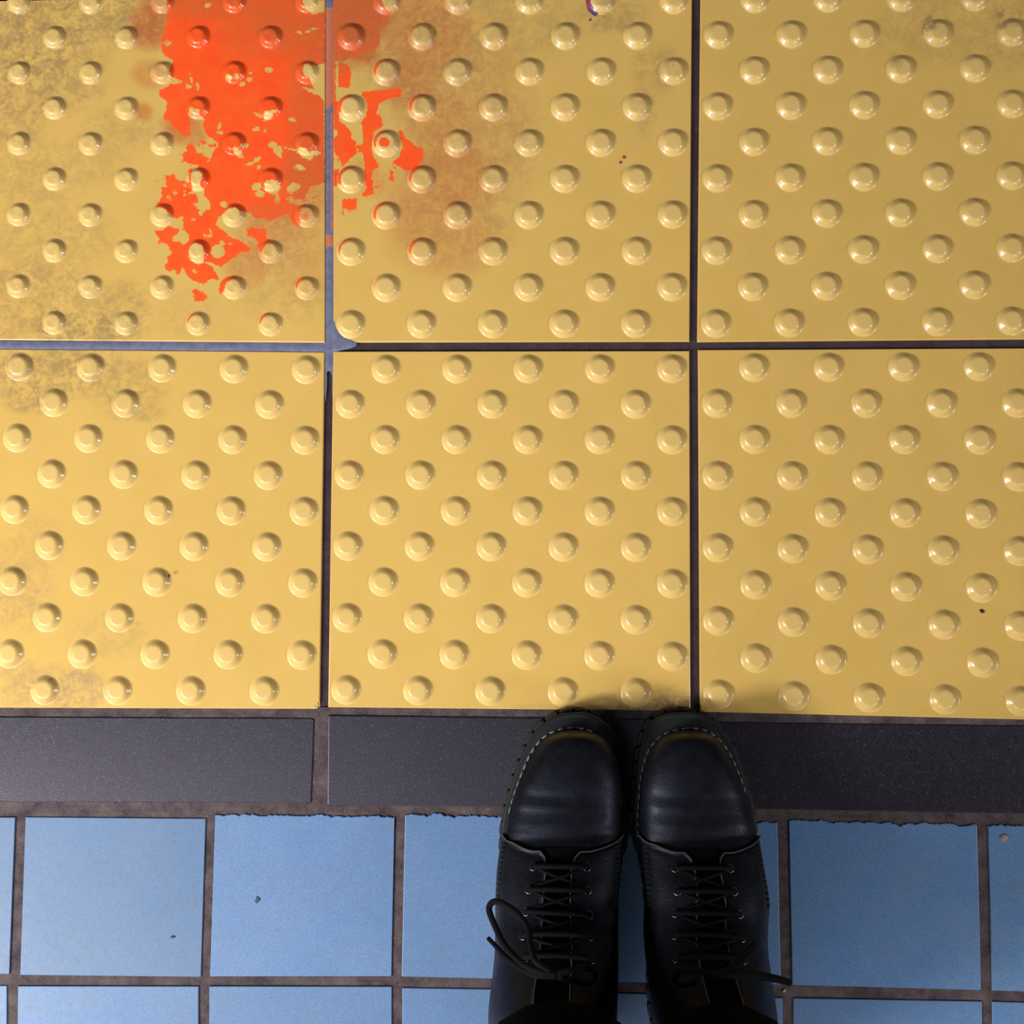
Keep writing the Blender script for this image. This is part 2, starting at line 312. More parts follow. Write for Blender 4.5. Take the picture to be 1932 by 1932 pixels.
# ---------------------------------------------------------------- yellow tiles
def grid_tile(name, quad, n, mat, zt, chip=None, warp=None, bev=.0009, depth=.012, smooth=False):
    TL, TR, BR, BL = [np.array(G(*c, 0)) for c in quad]
    e = bev/.30
    us = np.concatenate([[0, e*.35, e], np.linspace(e*2, 1-e*2, n), [1-e, 1-e*.35, 1]])
    zs = np.concatenate([[-bev, -bev*.3, 0], np.zeros(n), [0, -bev*.3, -bev]])
    m = len(us)
    U, V = np.meshgrid(us, us)
    X = ((1-V)[..., None]*((1-U)[..., None]*TL+U[..., None]*TR)+V[..., None]*((1-U)[..., None]*BL+U[..., None]*BR))
    Zz = np.minimum(*np.meshgrid(zs, zs))+zt
    X[..., 2] = Zz
    pts = X.reshape(-1, 3)
    px, py = P(pts*np.array([1, 1, 0]))
    if chip is not None:
        s = sd_poly(px, py, chip); pts[:, 2] = np.where(s > 0, np.minimum(pts[:, 2], zt-.0006-.0022*np.clip(s/6, 0, 1)), pts[:, 2])
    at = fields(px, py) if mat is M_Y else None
    faces = [(j*m+i, (j+1)*m+i, (j+1)*m+i+1, j*m+i+1) for j in range(m-1) for i in range(m-1)]
    ring = [i for i in range(m)]+[j*m+m-1 for j in range(1, m)]+[(m-1)*m+i for i in range(m-2, -1, -1)]+[j*m for j in range(m-2, 0, -1)]
    base = len(pts); low = pts[ring].copy(); low[:, 2] = zt-depth
    pts = np.vstack([pts, low])
    if at: at = {k: np.concatenate([a, np.zeros(len(ring))]) for k, a in at.items()}
    L = len(ring)
    for k in range(L):
        a, b = ring[k], ring[(k+1) % L]; faces.append((a, b, base+(k+1) % L, base+k))
    return mk(name, pts, faces, mat, fl, smooth=smooth, attrs=at), (TL, TR, BR, BL)
PROF = [(13.4, -.08), (12.7, .03), (12.0, .25), (11.2, .85), (10.1, 1.9), (8.9, 3.0), (7.9, 3.75), (7.0, 4.25), (6.2, 4.48), (5.3, 4.50), (2.6, 4.52)]
PROFW = [(11.6, -.08), (10.9, .03), (10.2, .22), (9.4, .75), (8.4, 1.7), (7.5, 2.7), (6.6, 3.5), (5.9, 3.95), (5.2, 4.15), (4.3, 4.2), (2.2, 4.2)]
def dome_geo(prof, seg=36, worn=0.0):
    v = []; f = []
    for r, z in prof:
        for k in range(seg):
            a = 2*math.pi*k/seg; v.append((r*.001*math.cos(a), r*.001*math.sin(a), z*.001))
    v.append((0, 0, prof[-1][1]*.001+.00002))
    for j in range(len(prof)-1):
        for k in range(seg):
            f.append((j*seg+k, j*seg+(k+1) % seg, (j+1)*seg+(k+1) % seg, (j+1)*seg+k))
    c = len(v)-1; j = len(prof)-1
    for k in range(seg): f.append((j*seg+k, j*seg+(k+1) % seg, c))
    return np.array(v), f
shared = {}
for key, pr in (('n', PROF), ('w', PROFW)):
    v, f = dome_geo(pr); me = bpy.data.meshes.new('dome'); me.from_pydata([tuple(q) for q in v], [], f)
    me.materials.append(M_YD); me.polygons.foreach_set('use_smooth', [True]*len(f)); me.update(); shared[key] = me
CHIP_TC = [(622,600),(631,606),(634,614),(638,621),(645,630),(652,636),(660,639),(667,645),(668,655),(620,655)]
CHIP_BL = [(604,1322),(602,1324),(598,1330),(594,1338),(600,1345),(612,1345)]
TQ = [ # quad in ground pixels, subdivisions, painted?, dome profile, chip, lattice parity
 (((-64,-27),(613.5,-30),(613.2,646.4),(-66,641)), 225, True, 'w', None),
 (((629,-30),(1306,-33),(1301,644.3),(628.8,645.8)), 225, True, 'n', CHIP_TC),
 (((1322,-34),(2014,-40),(2014,639),(1315.5,645)), 110, True, 'n', None),
 (((-62,657.6),(612.3,664),(603,1337.6),(-87,1335)), 130, True, 'n', CHIP_BL),
 (((628.5,662.8),(1301,661.6),(1303,1341.4),(619,1334.4)), 60, False, 'n', None),
 (((1317,659.8),(2024,656),(2034,1360),(1320.5,1343)), 40, False, 'n', None)]
cres = {(728, 545): .5, (660, 478): .8, (797, 478): .8, (728, 409): 1, (797, 342): 1, (728, 272): 1, (797, 207): 1, (728, 138): 1, (660, 342): 1.3, (660, 207): 1.3, (728, 5): 1, (862, 272): .5, (862, 409): .5,
        (577, 545): 1, (508, 608): .9, (373, 608): .7, (577, 405): 1.2, (508, 475): 1.2, (660, 70): 1, (797, 70): .6, (310, 545): .5}
for q, n, painted, kind, chip in TQ:
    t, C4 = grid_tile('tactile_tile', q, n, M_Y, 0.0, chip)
    TL, TR, BR, BL = C4
    for i in range(10):
        for k in range(5):
            u = (.15 if i % 2 == 0 else .05)+.2*k; v = .05+.1*i
            p = (1-v)*((1-u)*TL+u*TR)+v*((1-u)*BL+u*BR)
            px, py = P(p)
            near_paint = False
            if painted:
                dv, df = dome_geo(PROFW if kind == 'w' else PROF)
                W = dv+p
                gx, gy = P(W*np.array([1, 1, 0])); A = fields(gx, gy)
                if kind == 'w':      # worn, uneven studs
                    rr = np.hypot(dv[:, 0], dv[:, 1]); ang = np.arctan2(dv[:, 1], dv[:, 0])
                    dv[:, 2] += np.where(dv[:, 2] > .0005, .00018*np.sin(3*ang+px)*np.clip(rr/.006, 0, 1), 0)
                r = np.hypot(dv[:, 0], dv[:, 1])*1000; ang = np.degrees(np.arctan2(dv[:, 1], dv[:, 0]))
                for (cx, cy), amp in cres.items():
                    if abs(cx-px) < 16 and abs(cy-py) < 16:
                        dif = np.abs((ang-140+180) % 360-180)
                        if px > 620: m_ = np.clip(1-(dif/85)**2, 0, 1)
                        else: m_ = np.clip(1-(dif/60)**2, 0, 1)
                        ringm = np.clip(1-np.abs(r-(9.8 if px > 620 else 8.6))/2.8, 0, 1)
                        A['paint'] = np.maximum(A['paint'], np.clip(m_*ringm*amp*1.3, 0, 1))
                        A['grime'] = np.maximum(A['grime'], np.clip(m_*.25, 0, 1))
                if px > 620: A['haze'] = A['haze']*np.where(r < 9.5, .15, 1)   # feet have rubbed the stud tops clean
                else: A['dirt'] = A['dirt']*np.where(r < 8.5, .3, 1)
                if max(A['paint'].max(), A['haze'].max(), A['dirt'].max(), A['ink'].max()) > .05: near_paint = True
            if near_paint:
                mk('dome', dv+p, df, M_YD, t, attrs=A, loc=p)
            else:
                o = bpy.data.objects.new('dome', shared[kind]); COL.objects.link(o); o.parent = t; o.location = p
# neighbours just outside the frame, one mesh each
def plain_tile(cx, cy):
    s = .1505; v = [(-s, -s, -.012), (s, -s, -.012), (s, s, -.012), (-s, s, -.012), (-s, -s, -.0009), (s, -s, -.0009), (s, s, -.0009), (-s, s, -.0009)]
    s2 = s-.0009; v += [(-s2, -s2, 0), (s2, -s2, 0), (s2, s2, 0), (-s2, s2, 0)]
    f = [(0, 1, 5, 4), (1, 2, 6, 5), (2, 3, 7, 6), (3, 0, 4, 7), (4, 5, 9, 8), (5, 6, 10, 9), (6, 7, 11, 10), (7, 4, 8, 11), (8, 9, 10, 11)]
    dv, df = dome_geo(PROF, 16); v = [np.array(a) for a in v]
    for i in range(10):
        for k in range(5):
            b = len(v); o = np.array((-s+2*s*((.15 if i % 2 == 0 else .05)+.2*k), s-2*s*(.05+.1*i), 0))
            v += list(dv+o); f += [tuple(b+j for j in q) for q in df]
    return mk('tactile_tile', np.array(v)+np.array((cx, cy, 0)), f, M_Y, fl, smooth=False)
cc = np.array(G(965, 1000)); pt = .3075
for ix, iy in ((-2, 0), (-2, 1), (2, 0), (2, 1), (-1, 2), (0, 2), (1, 2), (-2, 2), (2, 2)):
    plain_tile(cc[0]+ix*pt, cc[1]+iy*pt)
# ---------------------------------------------------------------- dark strip tiles
def slab(name, poly, zt, depth, bev, mat, jag=None, parent=fl, rag=0.0):
    """tile with its own outline (pixels, clockwise from top-left), bevelled; jag = edge index that is roughly cut"""
    pts = []
    n = len(poly)
    for i in range(n):
        a, b = np.array(poly[i], float), np.array(poly[(i+1) % n], float)
        if jag is not None and i == jag:
            L = max(3, int(np.hypot(*(b-a))/3.2)); wv = 0
            for k in range(L):
                t = k/L; wv = wv*.72+rng.randn()*rag
                p = a+(b-a)*t; pts.append((p[0], p[1]+(wv if 0 < k else 0)))
        else: pts.append(tuple(a))
    W = np.array([G(x, y, 0) for x, y in pts]); m = len(W)
    d1 = W-np.roll(W, 1, 0); d2 = np.roll(W, -1, 0)-W
    def nrm(d):
        l = np.hypot(d[:, 0], d[:, 1])+1e-12; return np.stack([-d[:, 1]/l, d[:, 0]/l], 1)
    nn = nrm(d1)+nrm(d2); nn /= (np.linalg.norm(nn, axis=1)[:, None]+1e-9)
    area_ = .5*np.sum(W[:, 0]*np.roll(W[:, 1], -1)-np.roll(W[:, 0], -1)*W[:, 1])
    sg = 1 if area_ > 0 else -1
    rings = []
    for off, z in ((0, zt-depth), (0, zt-bev), (bev*.3, zt-bev*.3), (bev, zt)):
        r = W.copy(); r[:, :2] += nn*sg*off*1.2; r[:, 2] = z; rings.append(r)
    V = np.vstack(rings); f = []
    for j in range(3):
        for k in range(m):
            q = (j*m+k, j*m+(k+1) % m, (j+1)*m+(k+1) % m, (j+1)*m+k)
            f.append(q if sg > 0 else q[::-1])
    top = tuple(range(3*m, 4*m)); f.append(top if sg > 0 else top[::-1])
    return mk(name, V, f, mat, parent, smooth=False)
def rc(x0, y0, x1, y1, x2, y2, x3, y3, r=5):
    return [(x0+r, y0), (x1-r, y1), (x1-r*.3, y1+r*.3), (x1, y1+r), (x2, y2-r*.4), (x2-r*.4, y2), (x3+r*.4, y3), (x3, y3-r*.4), (x0, y0+r), (x0+r*.3, y0+r*.3)]
slab('border_tile', rc(-92, 1351, 593.5, 1354, 588, 1515, -94, 1514, 6), -.0008, .010, .0011, M_K)
slab('border_tile', rc(618.5, 1348.5, 1290, 1357, 1290, 1527, 617, 1520, 4), -.0004, .010, .0011, M_K)
slab('border_tile', rc(1308, 1361, 2000, 1369, 2002, 1539, 1308, 1526, 4), -.0010, .010, .0011, M_K)
slab('border_tile', rc(-790, 1350, -108, 1351, -110, 1514, -792, 1512, 4), -.0008, .010, .0011, M_K)
slab('border_tile', rc(2016, 1370, 2700, 1380, 2706, 1552, 2018, 1540, 4), -.0008, .010, .0011, M_K)
# ---------------------------------------------------------------- blue tiles
BT = [ # top row (cut against the strip), then full rows
 [(-312,1541),(28.5,1542),(17.6,1838.5),(-330,1836)],
 [(47.2,1541.5),(388,1544.5),(379,1844),(36.8,1840.5)],
 [(405.5,1537),(744.6,1540.5),(738.8,1842.5),(395.7,1843)],
 [(764,1538),(1106,1541),(1107,1851),(757.6,1843)],
 [(1127,1545),(1467,1551),(1473.5,1858.5),(1127,1852.5)],
 [(1488.5,1548),(1844,1558),(1852,1868.5),(1495,1859)],
 [(1865,1558),(2215,1566),(2230,1880),(1872,1869.5)]]
JAG = [None, None, 0, 0, 0, 0, 0]
for q, j, tn_ in zip(BT, JAG, (.60, .62, .92, .90, .95, 1.0, .92)):
    slab('floor_tile', q, -.0003-.0003*rng.rand(), .010, .0007, M_BL, jag=j, rag=1.15)['tone'] = tn_
xl = [(-340, 12.7, -342, 11.0), (32.9, 374.5, 30.8, 374), (394.5, 739.3, 393, 738.4), (758.8, 1106, 758.8, 1106), (1127, 1476.5, 1127, 1479), (1496.6, 1853.6, 1499, 1856), (1872.2, 2232, 1875, 2240)]
yt = [(1857, 1860), (1860.5, 1861), (1860.8, 1861.5), (1864, 1869.5), (1873, 1883), (1883.5, 1889.5), (1890, 1900)]
for (a, b, c, d), (ya, ybb) in zip(xl, yt):
    slab('floor_tile', [(a, ya), (b, ybb), (d+.2, ybb+341), (c, ya+341)], -.0003-.0003*rng.rand(), .010, .0007, M_BL)['tone'] = .80
for row in range(1, 5):
    for (a, b, c, d), (ya, ybb) in zip(xl, yt):
        o = 361*row; slab('floor_tile', [(a, ya+o), (b, ybb+o), (d, ybb+o+341), (c, ya+o+341)], -.0005, .010, .0007, M_BL)['tone'] = .92
# ---------------------------------------------------------------- sealant smeared in the joint of the painted tiles
def sealant():
    outline = [(-90,642.5),(300,644),(606,646.6),(613.7,646.4),(613.7,-30),(628.8,-30),(628.8,60),(629.2,300),(629,600),(631,607),(634,613),(638,621),(645,630),(652,636),(660,639),(668,643),(674,646),(673,651),(668,655),(660,657.5),(648,660),(638,662.5),(629,664.5),(628.6,690),(628.2,760),(625.5,740),(626,715),(624.5,703),(620,699),(616,702),(616.4,720),(614,760),(612.2,740),(612.4,700),(612.6,664.2),(300,661.5),(-90,658.2)]
    step = 4.0
    import mathutils.geometry as mg
    P2 = [Vector((x, y)) for x, y in outline]
    pts = []
    for i in range(len(outline)):
        a, b = P2[i], P2[(i+1) % len(outline)]; L = max(1, int((b-a).length/9))
        for k in range(L): pts.append(a+(b-a)*(k/L))
    nb = len(pts); inner = []
    ax = np.arange(-88, 680, step); ay = np.arange(-28, 760, step); X, Y = np.meshgrid(ax, ay)
    s = np.full(X.shape, -9.); s = sd_poly(X, Y, outline)
    for x, y in zip(X[s > 2.0], Y[s > 2.0]): inner.append(Vector((x, y)))
    allp = pts+inner
    vs, es, fs, *_ = mg.delaunay_2d_cdt(allp, [(i, (i+1) % nb) for i in range(nb)], [], 1, 1e-4)
    V = []
    for v in vs:
        sdv = float(sd_poly(np.array([v.x]), np.array([v.y]), outline)[0])
        z = -.0011+.0005*min(1, max(0, sdv)/4)+.00008*rng.randn()
        if v.x > 629.5: z += .0009
        V.append(G(v.x, v.y, 0)+np.array([0, 0, z]))
    fc = []
    for f in fs:
        cx = sum(vs[i].x for i in f)/len(f); cy = sum(vs[i].y for i in f)/len(f)
        if float(sd_poly(np.array([cx]), np.array([cy]), outline)[0]) > 0: fc.append(tuple(f)[::-1])
    xs = np.array([v.x for v in vs]); ys = np.array([v.y for v in vs])
    h = np.where(xs > 605, np.clip(1-np.maximum(0, ys-190)/26, 0, 1)*np.where(ys < 14, .3, 1), 0)
    h = np.maximum(h, np.where((np.abs(ys-455) < 12) & (xs > 600), .9, 0)); h = np.maximum(h, np.where((ys > 210) & (ys < 440) & (xs > 622), .62, 0))
    h = np.maximum(h, np.where((ys > 640) & (xs > 330) & (xs < 470), .35, 0))
    o = mk('sealant', V, fc, M_SE, fl, attrs=dict(haze=h)); tag(o, 'blue grey sealant smeared in the joint, reddened by paint')
sealant()
# ---------------------------------------------------------------- small litter
def blob(name, px, py, r, h, mat, label, cat, sy=1.0, rot=0, grp=None, zb=0.0):
    c = np.array(G(px, py, zb)); v = []; f = []; n = 14
    rad = [1+.28*rng.randn()*.6 for _ in range(n)]
    for lv, (s, z) in enumerate(((1.0, -.0001), (.86, h*.6), (.5, h))):
        for k in range(n):
            a = 2*math.pi*k/n; x = r*s*rad[k]*math.cos(a); y = r*sy*s*rad[k]*math.sin(a)
            cr, sr = math.cos(rot), math.sin(rot); v.append((x*cr-y*sr, x*sr+y*cr, z*(1+.25*rng.randn()) if lv else z))
    v.append((0, 0, h*.9))
    for lv in range(2):
        for k in range(n): f.append((lv*n+k, lv*n+(k+1) % n, (lv+1)*n+(k+1) % n, (lv+1)*n+k))
    for k in range(n): f.append((2*n+k, 2*n+(k+1) % n, 3*n))
    o = mk(name, np.array(v)+c, f, mat, loc=c); tag(o, label, cat, grp); return o
blob('gum_spot', 1894.5, 1580, .0036, .0014, M_GU, 'small grey trodden gum spot on the right blue tile', 'gum', .9, zb=-.0004)
blob('dirt_crumb', 1852.5, 1153, .0017, .0010, M_DI, 'tiny dark crumb on the lower right yellow studded tile', 'dirt', 1.3, .6)
blob('dirt_crumb', 325.5, 1768, .0026, .0007, M_BD, 'dark sliver of grit near the bottom right of a blue tile at left', 'dirt', .42, .35, zb=-.0004)
blob('dirt_crumb', 486, 1698, .0022, .0006, M_BD, 'dark speck on the blue tile second from the left edge', 'dirt', 1.3, -.4, zb=-.0004)
blob('gravel_chip', 1478.5, 1868.5, .0021, .0016, simple('pale_grit', (.42, .40, .38), .4, .6), 'pale bit of grit in the mortar beside the right boot lace end', 'grit', .55, .9, zb=-.0018)
blob('dirt_crumb', 318.5, 1087, .0012, .0007, M_DI, 'very small dark crumb on a stud of the lower left yellow tile', 'dirt', 1.1, .2, zb=.0044)
# ---------------------------------------------------------------- the person
def tube(path, radii, seg=10, caps=True):
    path = [np.array(p, float) for p in path]; n = len(path); v = []; f = []
    prev = None
    for i, p in enumerate(path):
        t = path[min(i+1, n-1)]-path[max(i-1, 0)]; t /= np.linalg.norm(t)+1e-12
        a = np.array([0, 0, 1.]) if prev is None else prev
        a = a-t*(a@t)
        if np.linalg.norm(a) < 1e-6: a = np.array([1., 0, 0])-t*t[0]
        a /= np.linalg.norm(a); b = np.cross(t, a); prev = a
        r = radii[i] if hasattr(radii, '__len__') else radii
        for k in range(seg):
            an = 2*math.pi*k/seg; v.append(p+r*(math.cos(an)*a+math.sin(an)*b))
    for i in range(n-1):
        for k in range(seg): f.append((i*seg+k, i*seg+(k+1) % seg, (i+1)*seg+(k+1) % seg, (i+1)*seg+k))
    if caps: f.append(tuple(range(seg))[::-1]); f.append(tuple((n-1)*seg+k for k in range(seg)))
    return v, f
def catmull(pts, m):
    pts = [np.array(p, float) for p in pts]; out = []
    q = [2*pts[0]-pts[1]]+pts+[2*pts[-1]-pts[-2]]
    for i in range(1, len(q)-2):
        for k in range(m):
            t = k/m; a, b, c, d = q[i-1], q[i], q[i+1], q[i+2]
            out.append(.5*((2*b)+(-a+c)*t+(2*a-5*b+4*c-d)*t*t+(-a+3*b-3*c+d)*t**3))
    out.append(pts[-1]); return np.array(out)
def skin_obj(name, nodes, edges, mats, parent=None, levels=2, matfn=None):
    me = bpy.data.meshes.new(name); off = np.array(wl(parent)) if parent else np.zeros(3)
    me.from_pydata([tuple(np.array(n[:3])-off) for n in nodes], edges, [])
    o = bpy.data.objects.new(name, me); COL.objects.link(o)
    if parent: o.parent = parent
    sk = o.modifiers.new('Skin', 'SKIN'); sk.use_smooth_shade = True
    for i, n in enumerate(nodes):
        me.skin_vertices[0].data[i].radius = (n[3], n[4] if len(n) > 4 else n[3]); me.skin_vertices[0].data[i].use_root = (i == 0)
    sb = o.modifiers.new('Sub', 'SUBSURF'); sb.levels = levels; sb.render_levels = levels
    dg = bpy.context.evaluated_depsgraph_get(); ev = o.evaluated_get(dg); nm = bpy.data.meshes.new_from_object(ev)
    o.modifiers.clear(); o.data = nm; nm.name = name
    nm.materials.clear()
    for m_ in mats: nm.materials.append(m_)
    for p in nm.polygons:
        p.use_smooth = True
        if matfn: p.material_index = matfn(np.array(p.center)+off)
    return o
HL = np.array((.040, -.405)); HR = np.array((.143, -.405)); CX = .093
# one continuous body: legs, trunk, neck, head, arms with five-fingered hands
nodes = []; edges = []
def nd(x, y, z, r, r2=None, to=None):
    nodes.append((x, y, z, r, r2 or r)); i = len(nodes)-1
    if to is not None: edges.append((to, i))
    return i
pel = nd(CX, -.440, .90, .135, .10)
for (hx, hy), s in ((HL, -1), (HR, 1)):
    a = nd(CX+s*.085, -.435, .82, .080, to=pel); b = nd(CX+s*.080, -.415, .66, .066, to=a); c = nd(CX+s*.070, -.395, .48, .050, to=b)
    d = nd(CX+s*.064, -.412, .34, .046, to=c); e = nd(hx, hy-.005, .20, .033, to=d); nd(hx, hy, .10, .032, to=e)
wa = nd(CX, -.440, 1.02, .115, .085, to=pel); ch = nd(CX, -.435, 1.22, .135, .095, to=wa); ub = nd(CX, -.430, 1.33, .110, .080, to=ch)
ne = nd(CX, -.410, 1.42, .048, to=ub); he = nd(CX, -.385, 1.50, .068, .075, to=ne); nd(CX, -.365, 1.58, .082, .092, to=he)
for s in (-1, 1):
    sh = nd(CX+s*.165, -.430, 1.33, .052, to=ub); ub1 = nd(CX+s*.20, -.42, 1.20, .043, to=sh); el = nd(CX+s*.205, -.38, 1.08, .037, to=ub1)
    fa = nd(CX+s*.165, -.29, 1.085, .031, to=el); wr = nd(CX+s*.115-.02, -.185, 1.105, .022, .018, to=fa)
    pm = nd(CX+s*.098-.03, -.135, 1.115, .030, .014, to=wr)
    for k in range(4):
        bx = CX+s*.098-.03+(k-1.5)*.019; l = (.030, .036, .033, .026)[k]
        k1 = nd(bx-s*.004, -.105, 1.117, .0085, to=pm); k2 = nd(bx-s*.020, -.105+l, 1.112, .0078, to=k1); nd(bx-s*.038, -.105+l*1.15, 1.104, .0068, to=k2)
    t1 = nd(CX+s*.078-.03, -.150, 1.105, .0105, to=wr); nd(CX+s*.052-.03, -.125, 1.098, .0085, to=t1)
def bm_(c):
    if c[2] < .95: return 0
    if c[2] > 1.41: return 2 if (c[2] > 1.60 or c[1] < -.42) else 1
    if c[1] > -.20: return 1
    return 3
person = skin_obj('person', nodes, edges, [M_CL, M_SK, M_HA, M_CO], levels=2, matfn=bm_)
tag(person, 'person in black lace-up boots and black trousers standing toes against the yellow tiles', 'person')
# face and hair
def ellipsoid(c, r, n=14, m=10):
    v = []; f = []
    for j in range(m+1):
        th = math.pi*j/m
        for k in range(n):
            a = 2*math.pi*k/n; v.append((c[0]+r[0]*math.sin(th)*math.cos(a), c[1]+r[1]*math.sin(th)*math.sin(a), c[2]+r[2]*math.cos(th)))
    for j in range(m):
        for k in range(n): f.append((j*n+k, (j+1)*n+k, (j+1)*n+(k+1) % n, j*n+(k+1) % n))
    return v, f
mk('hair', *ellipsoid((CX, -.398, 1.592), (.086, .092, .088)), M_HA, person)
for s in (-1, 1): mk('eye', *ellipsoid((CX+s*.029, -.303, 1.548), (.012, .009, .008)), simple('eye_white', (.75, .73, .70), .3), person)
mk('nose', *ellipsoid((CX, -.292, 1.522), (.011, .018, .018)), M_SK, person)
mk('mouth', *ellipsoid((CX, -.306, 1.492), (.021, .010, .006)), simple('lips', (.42, .16, .14), .4), person)
# trousers: one garment, two legs joined at the seat
def leg_path(h, s):
    return [(h[0], h[1]+.018, .186, .057), (h[0], h[1]+.018, .203, .063), (h[0]+s*.001, h[1]+.008, .24, .058), (CX+s*.062, h[1]-.006, .32, .058), (CX+s*.066, h[1]+.002, .42, .062), (CX+s*.070, h[1]+.008, .50, .064), (CX+s*.078, h[1]-.010, .64, .076), (CX+s*.085, -.435, .80, .090)]
tn = []; te = []
for h, s in ((HL, -1), (HR, 1)):
    prev = None
    for x, y, z, r in leg_path(h, s):
        tn.append((x, y, z, r, r)); i = len(tn)-1
        if prev is not None: te.append((prev, i))
        prev = i
    if s == -1: la = prev
    else: lb = prev
tn.append((CX, -.44, .91, .155, .125)); te += [(la, len(tn)-1), (lb, len(tn)-1)]
tn.append((CX, -.44, .99, .15, .115)); te.append((len(tn)-2, len(tn)-1))
tr = skin_obj('trousers', tn, te, [M_CL], person, 2)
# ---------------------------------------------------------------- boots
SECT = [((.2,.038),(.2,.026)),((1.8,.051),(2,.022)),((8,.0575),(8,.020)),((27,.0625),(26,.020)),((50,.0645),(50,.020)),((75,.066),(78,.020)),((93,.072),(102,.020)),((113,.081),(128,.020)),
        ((135,.090),(156,.020)),((152,.105),(186,.020)),((168,.123),(222,.020)),((181,.145),(262,.020)),((189,.165),(280,.035)),((194,.185),(286,.070)),((197,.205),(285,.115)),((198,.220),(283,.160)),((199,.232),(285,.222))]
class Boot:
    def __init__(s, sil, flip):
        s.y0 = G(1200, 1378, .032)[1]
        T = catmull([(a[0], a[1]) for a, b in SECT], 6); B = catmull([(b[0], b[1]) for a, b in SECT], 6)
        s.T, s.B = T, B; s.n = len(T); s.sil = np.array(sil, float)
        s.rings = []
        for k in range(s.n):
            ty, tz = s.y0-T[k][0]*.001, T[k][1]; by, bz = s.y0-B[k][0]*.001, B[k][1]
            my, mz = (ty+by)/2, (tz+bz)/2
            zz = mz if k > 46 else min(mz, .045)
            _, py = P((.09, my if k > 46 else my, zz))
            xl_ = np.interp(py, s.sil[:, 0], s.sil[:, 1]); xr_ = np.interp(py, s.sil[:, 0], s.sil[:, 2])
            s.rings.append((ty, tz, by, bz, G(xl_, py, zz)[0], G(xr_, py, zz)[0]))
        s.rings = np.array(s.rings)
        sm = s.rings.copy()
        for _ in range(2): sm[2:-2, 4:] = (s.rings[1:-3, 4:]+s.rings[2:-2, 4:]*2+s.rings[3:-1, 4:])/4; s.rings = sm.copy()
    def pt(s, t, th, off=0.0):
        """t = ring coordinate, th = angle from top, + towards image right"""
        t = min(max(t, 0), s.n-1.001); i = int(t); fr = t-i
        r = s.rings[i]*(1-fr)+s.rings[i+1]*fr
        d = s.T[i][0]*(1-fr)+s.T[i+1][0]*fr
        c, sn = math.cos(th), math.sin(th)
        fan = min(1, max(0, (t-36)/30))
        pu = (1.05-.2*min(1, t/22))*(1-fan)+1.0*fan; pl = .45*(1-fan)+.95*fan
        cc_ = math.copysign(abs(c)**(pu if c > 0 else pl), c)
        ss = math.copysign(abs(sn)**(.92 if c > 0 else .8), sn)
        ty, tz, by, bz, xa, xb = r
        y = (ty+by)/2+(ty-by)/2*cc_; z = (tz+bz)/2+(tz-bz)/2*cc_; x = (xa+xb)/2+(xb-xa)/2*ss
        w_ = max(0, c)**.7
        for d0, wd, am, sk in ((50, 2.6, -.0017, 2), (55, 2.5, .0006, 2), (60, 2.2, -.0011, -3), (70, 4.0, .0008, 3), (79, 2.6, -.0022, -5)):
            z += am*w_*math.exp(-((d-d0-sk*sn)/wd)**2)
        return np.array((x, y, z))
    def surf(s, t, th, off=0.0):
        p = s.pt(t, th)
        if off:
            a = s.pt(min(t+.3, s.n-1.01), th)-s.pt(max(t-.3, 0), th); b = s.pt(t, th+.04)-s.pt(t, th-.04)
            n = np.cross(a, b); n /= np.linalg.norm(n)+1e-12
            c = s.center(t)
            if n@(p-c) < 0: n = -n
            p = p+n*off
        return p
    def center(s, t):
        i = int(min(max(t, 0), s.n-1)); r = s.rings[i]; return np.array(((r[4]+r[5])/2, (r[0]+r[2])/2, (r[1]+r[3])/2))
    def build_table(s):
        s.tab = []
        for t in np.arange(4, s.n-1, .5):
            for th in np.arange(-1.9, 1.9, .04):
                p = s.surf(t, th, .0028); q = P(p); s.tab.append((q[0], q[1], t, th, p[2]))
        s.tab = np.array(s.tab)
    def snap(s, px, py):
        d = (s.tab[:, 0]-px)**2+(s.tab[:, 1]-py)**2; k = np.argsort(d)[:5]
        k = k[np.argmax(s.tab[k, 4])]; return s.tab[k, 2], s.tab[k, 3]
def chain(pts, step):
    """resample a polyline at equal steps"""
    pts = [np.array(p, float) for p in pts]; out = [pts[0]]; acc = 0
    for a, b in zip(pts[:-1], pts[1:]):
        L = np.linalg.norm(b-a); d = step-acc
        while d <= L: out.append(a+(b-a)*d/L); d += step
        acc = (acc+L) % step
    return np.array(out)
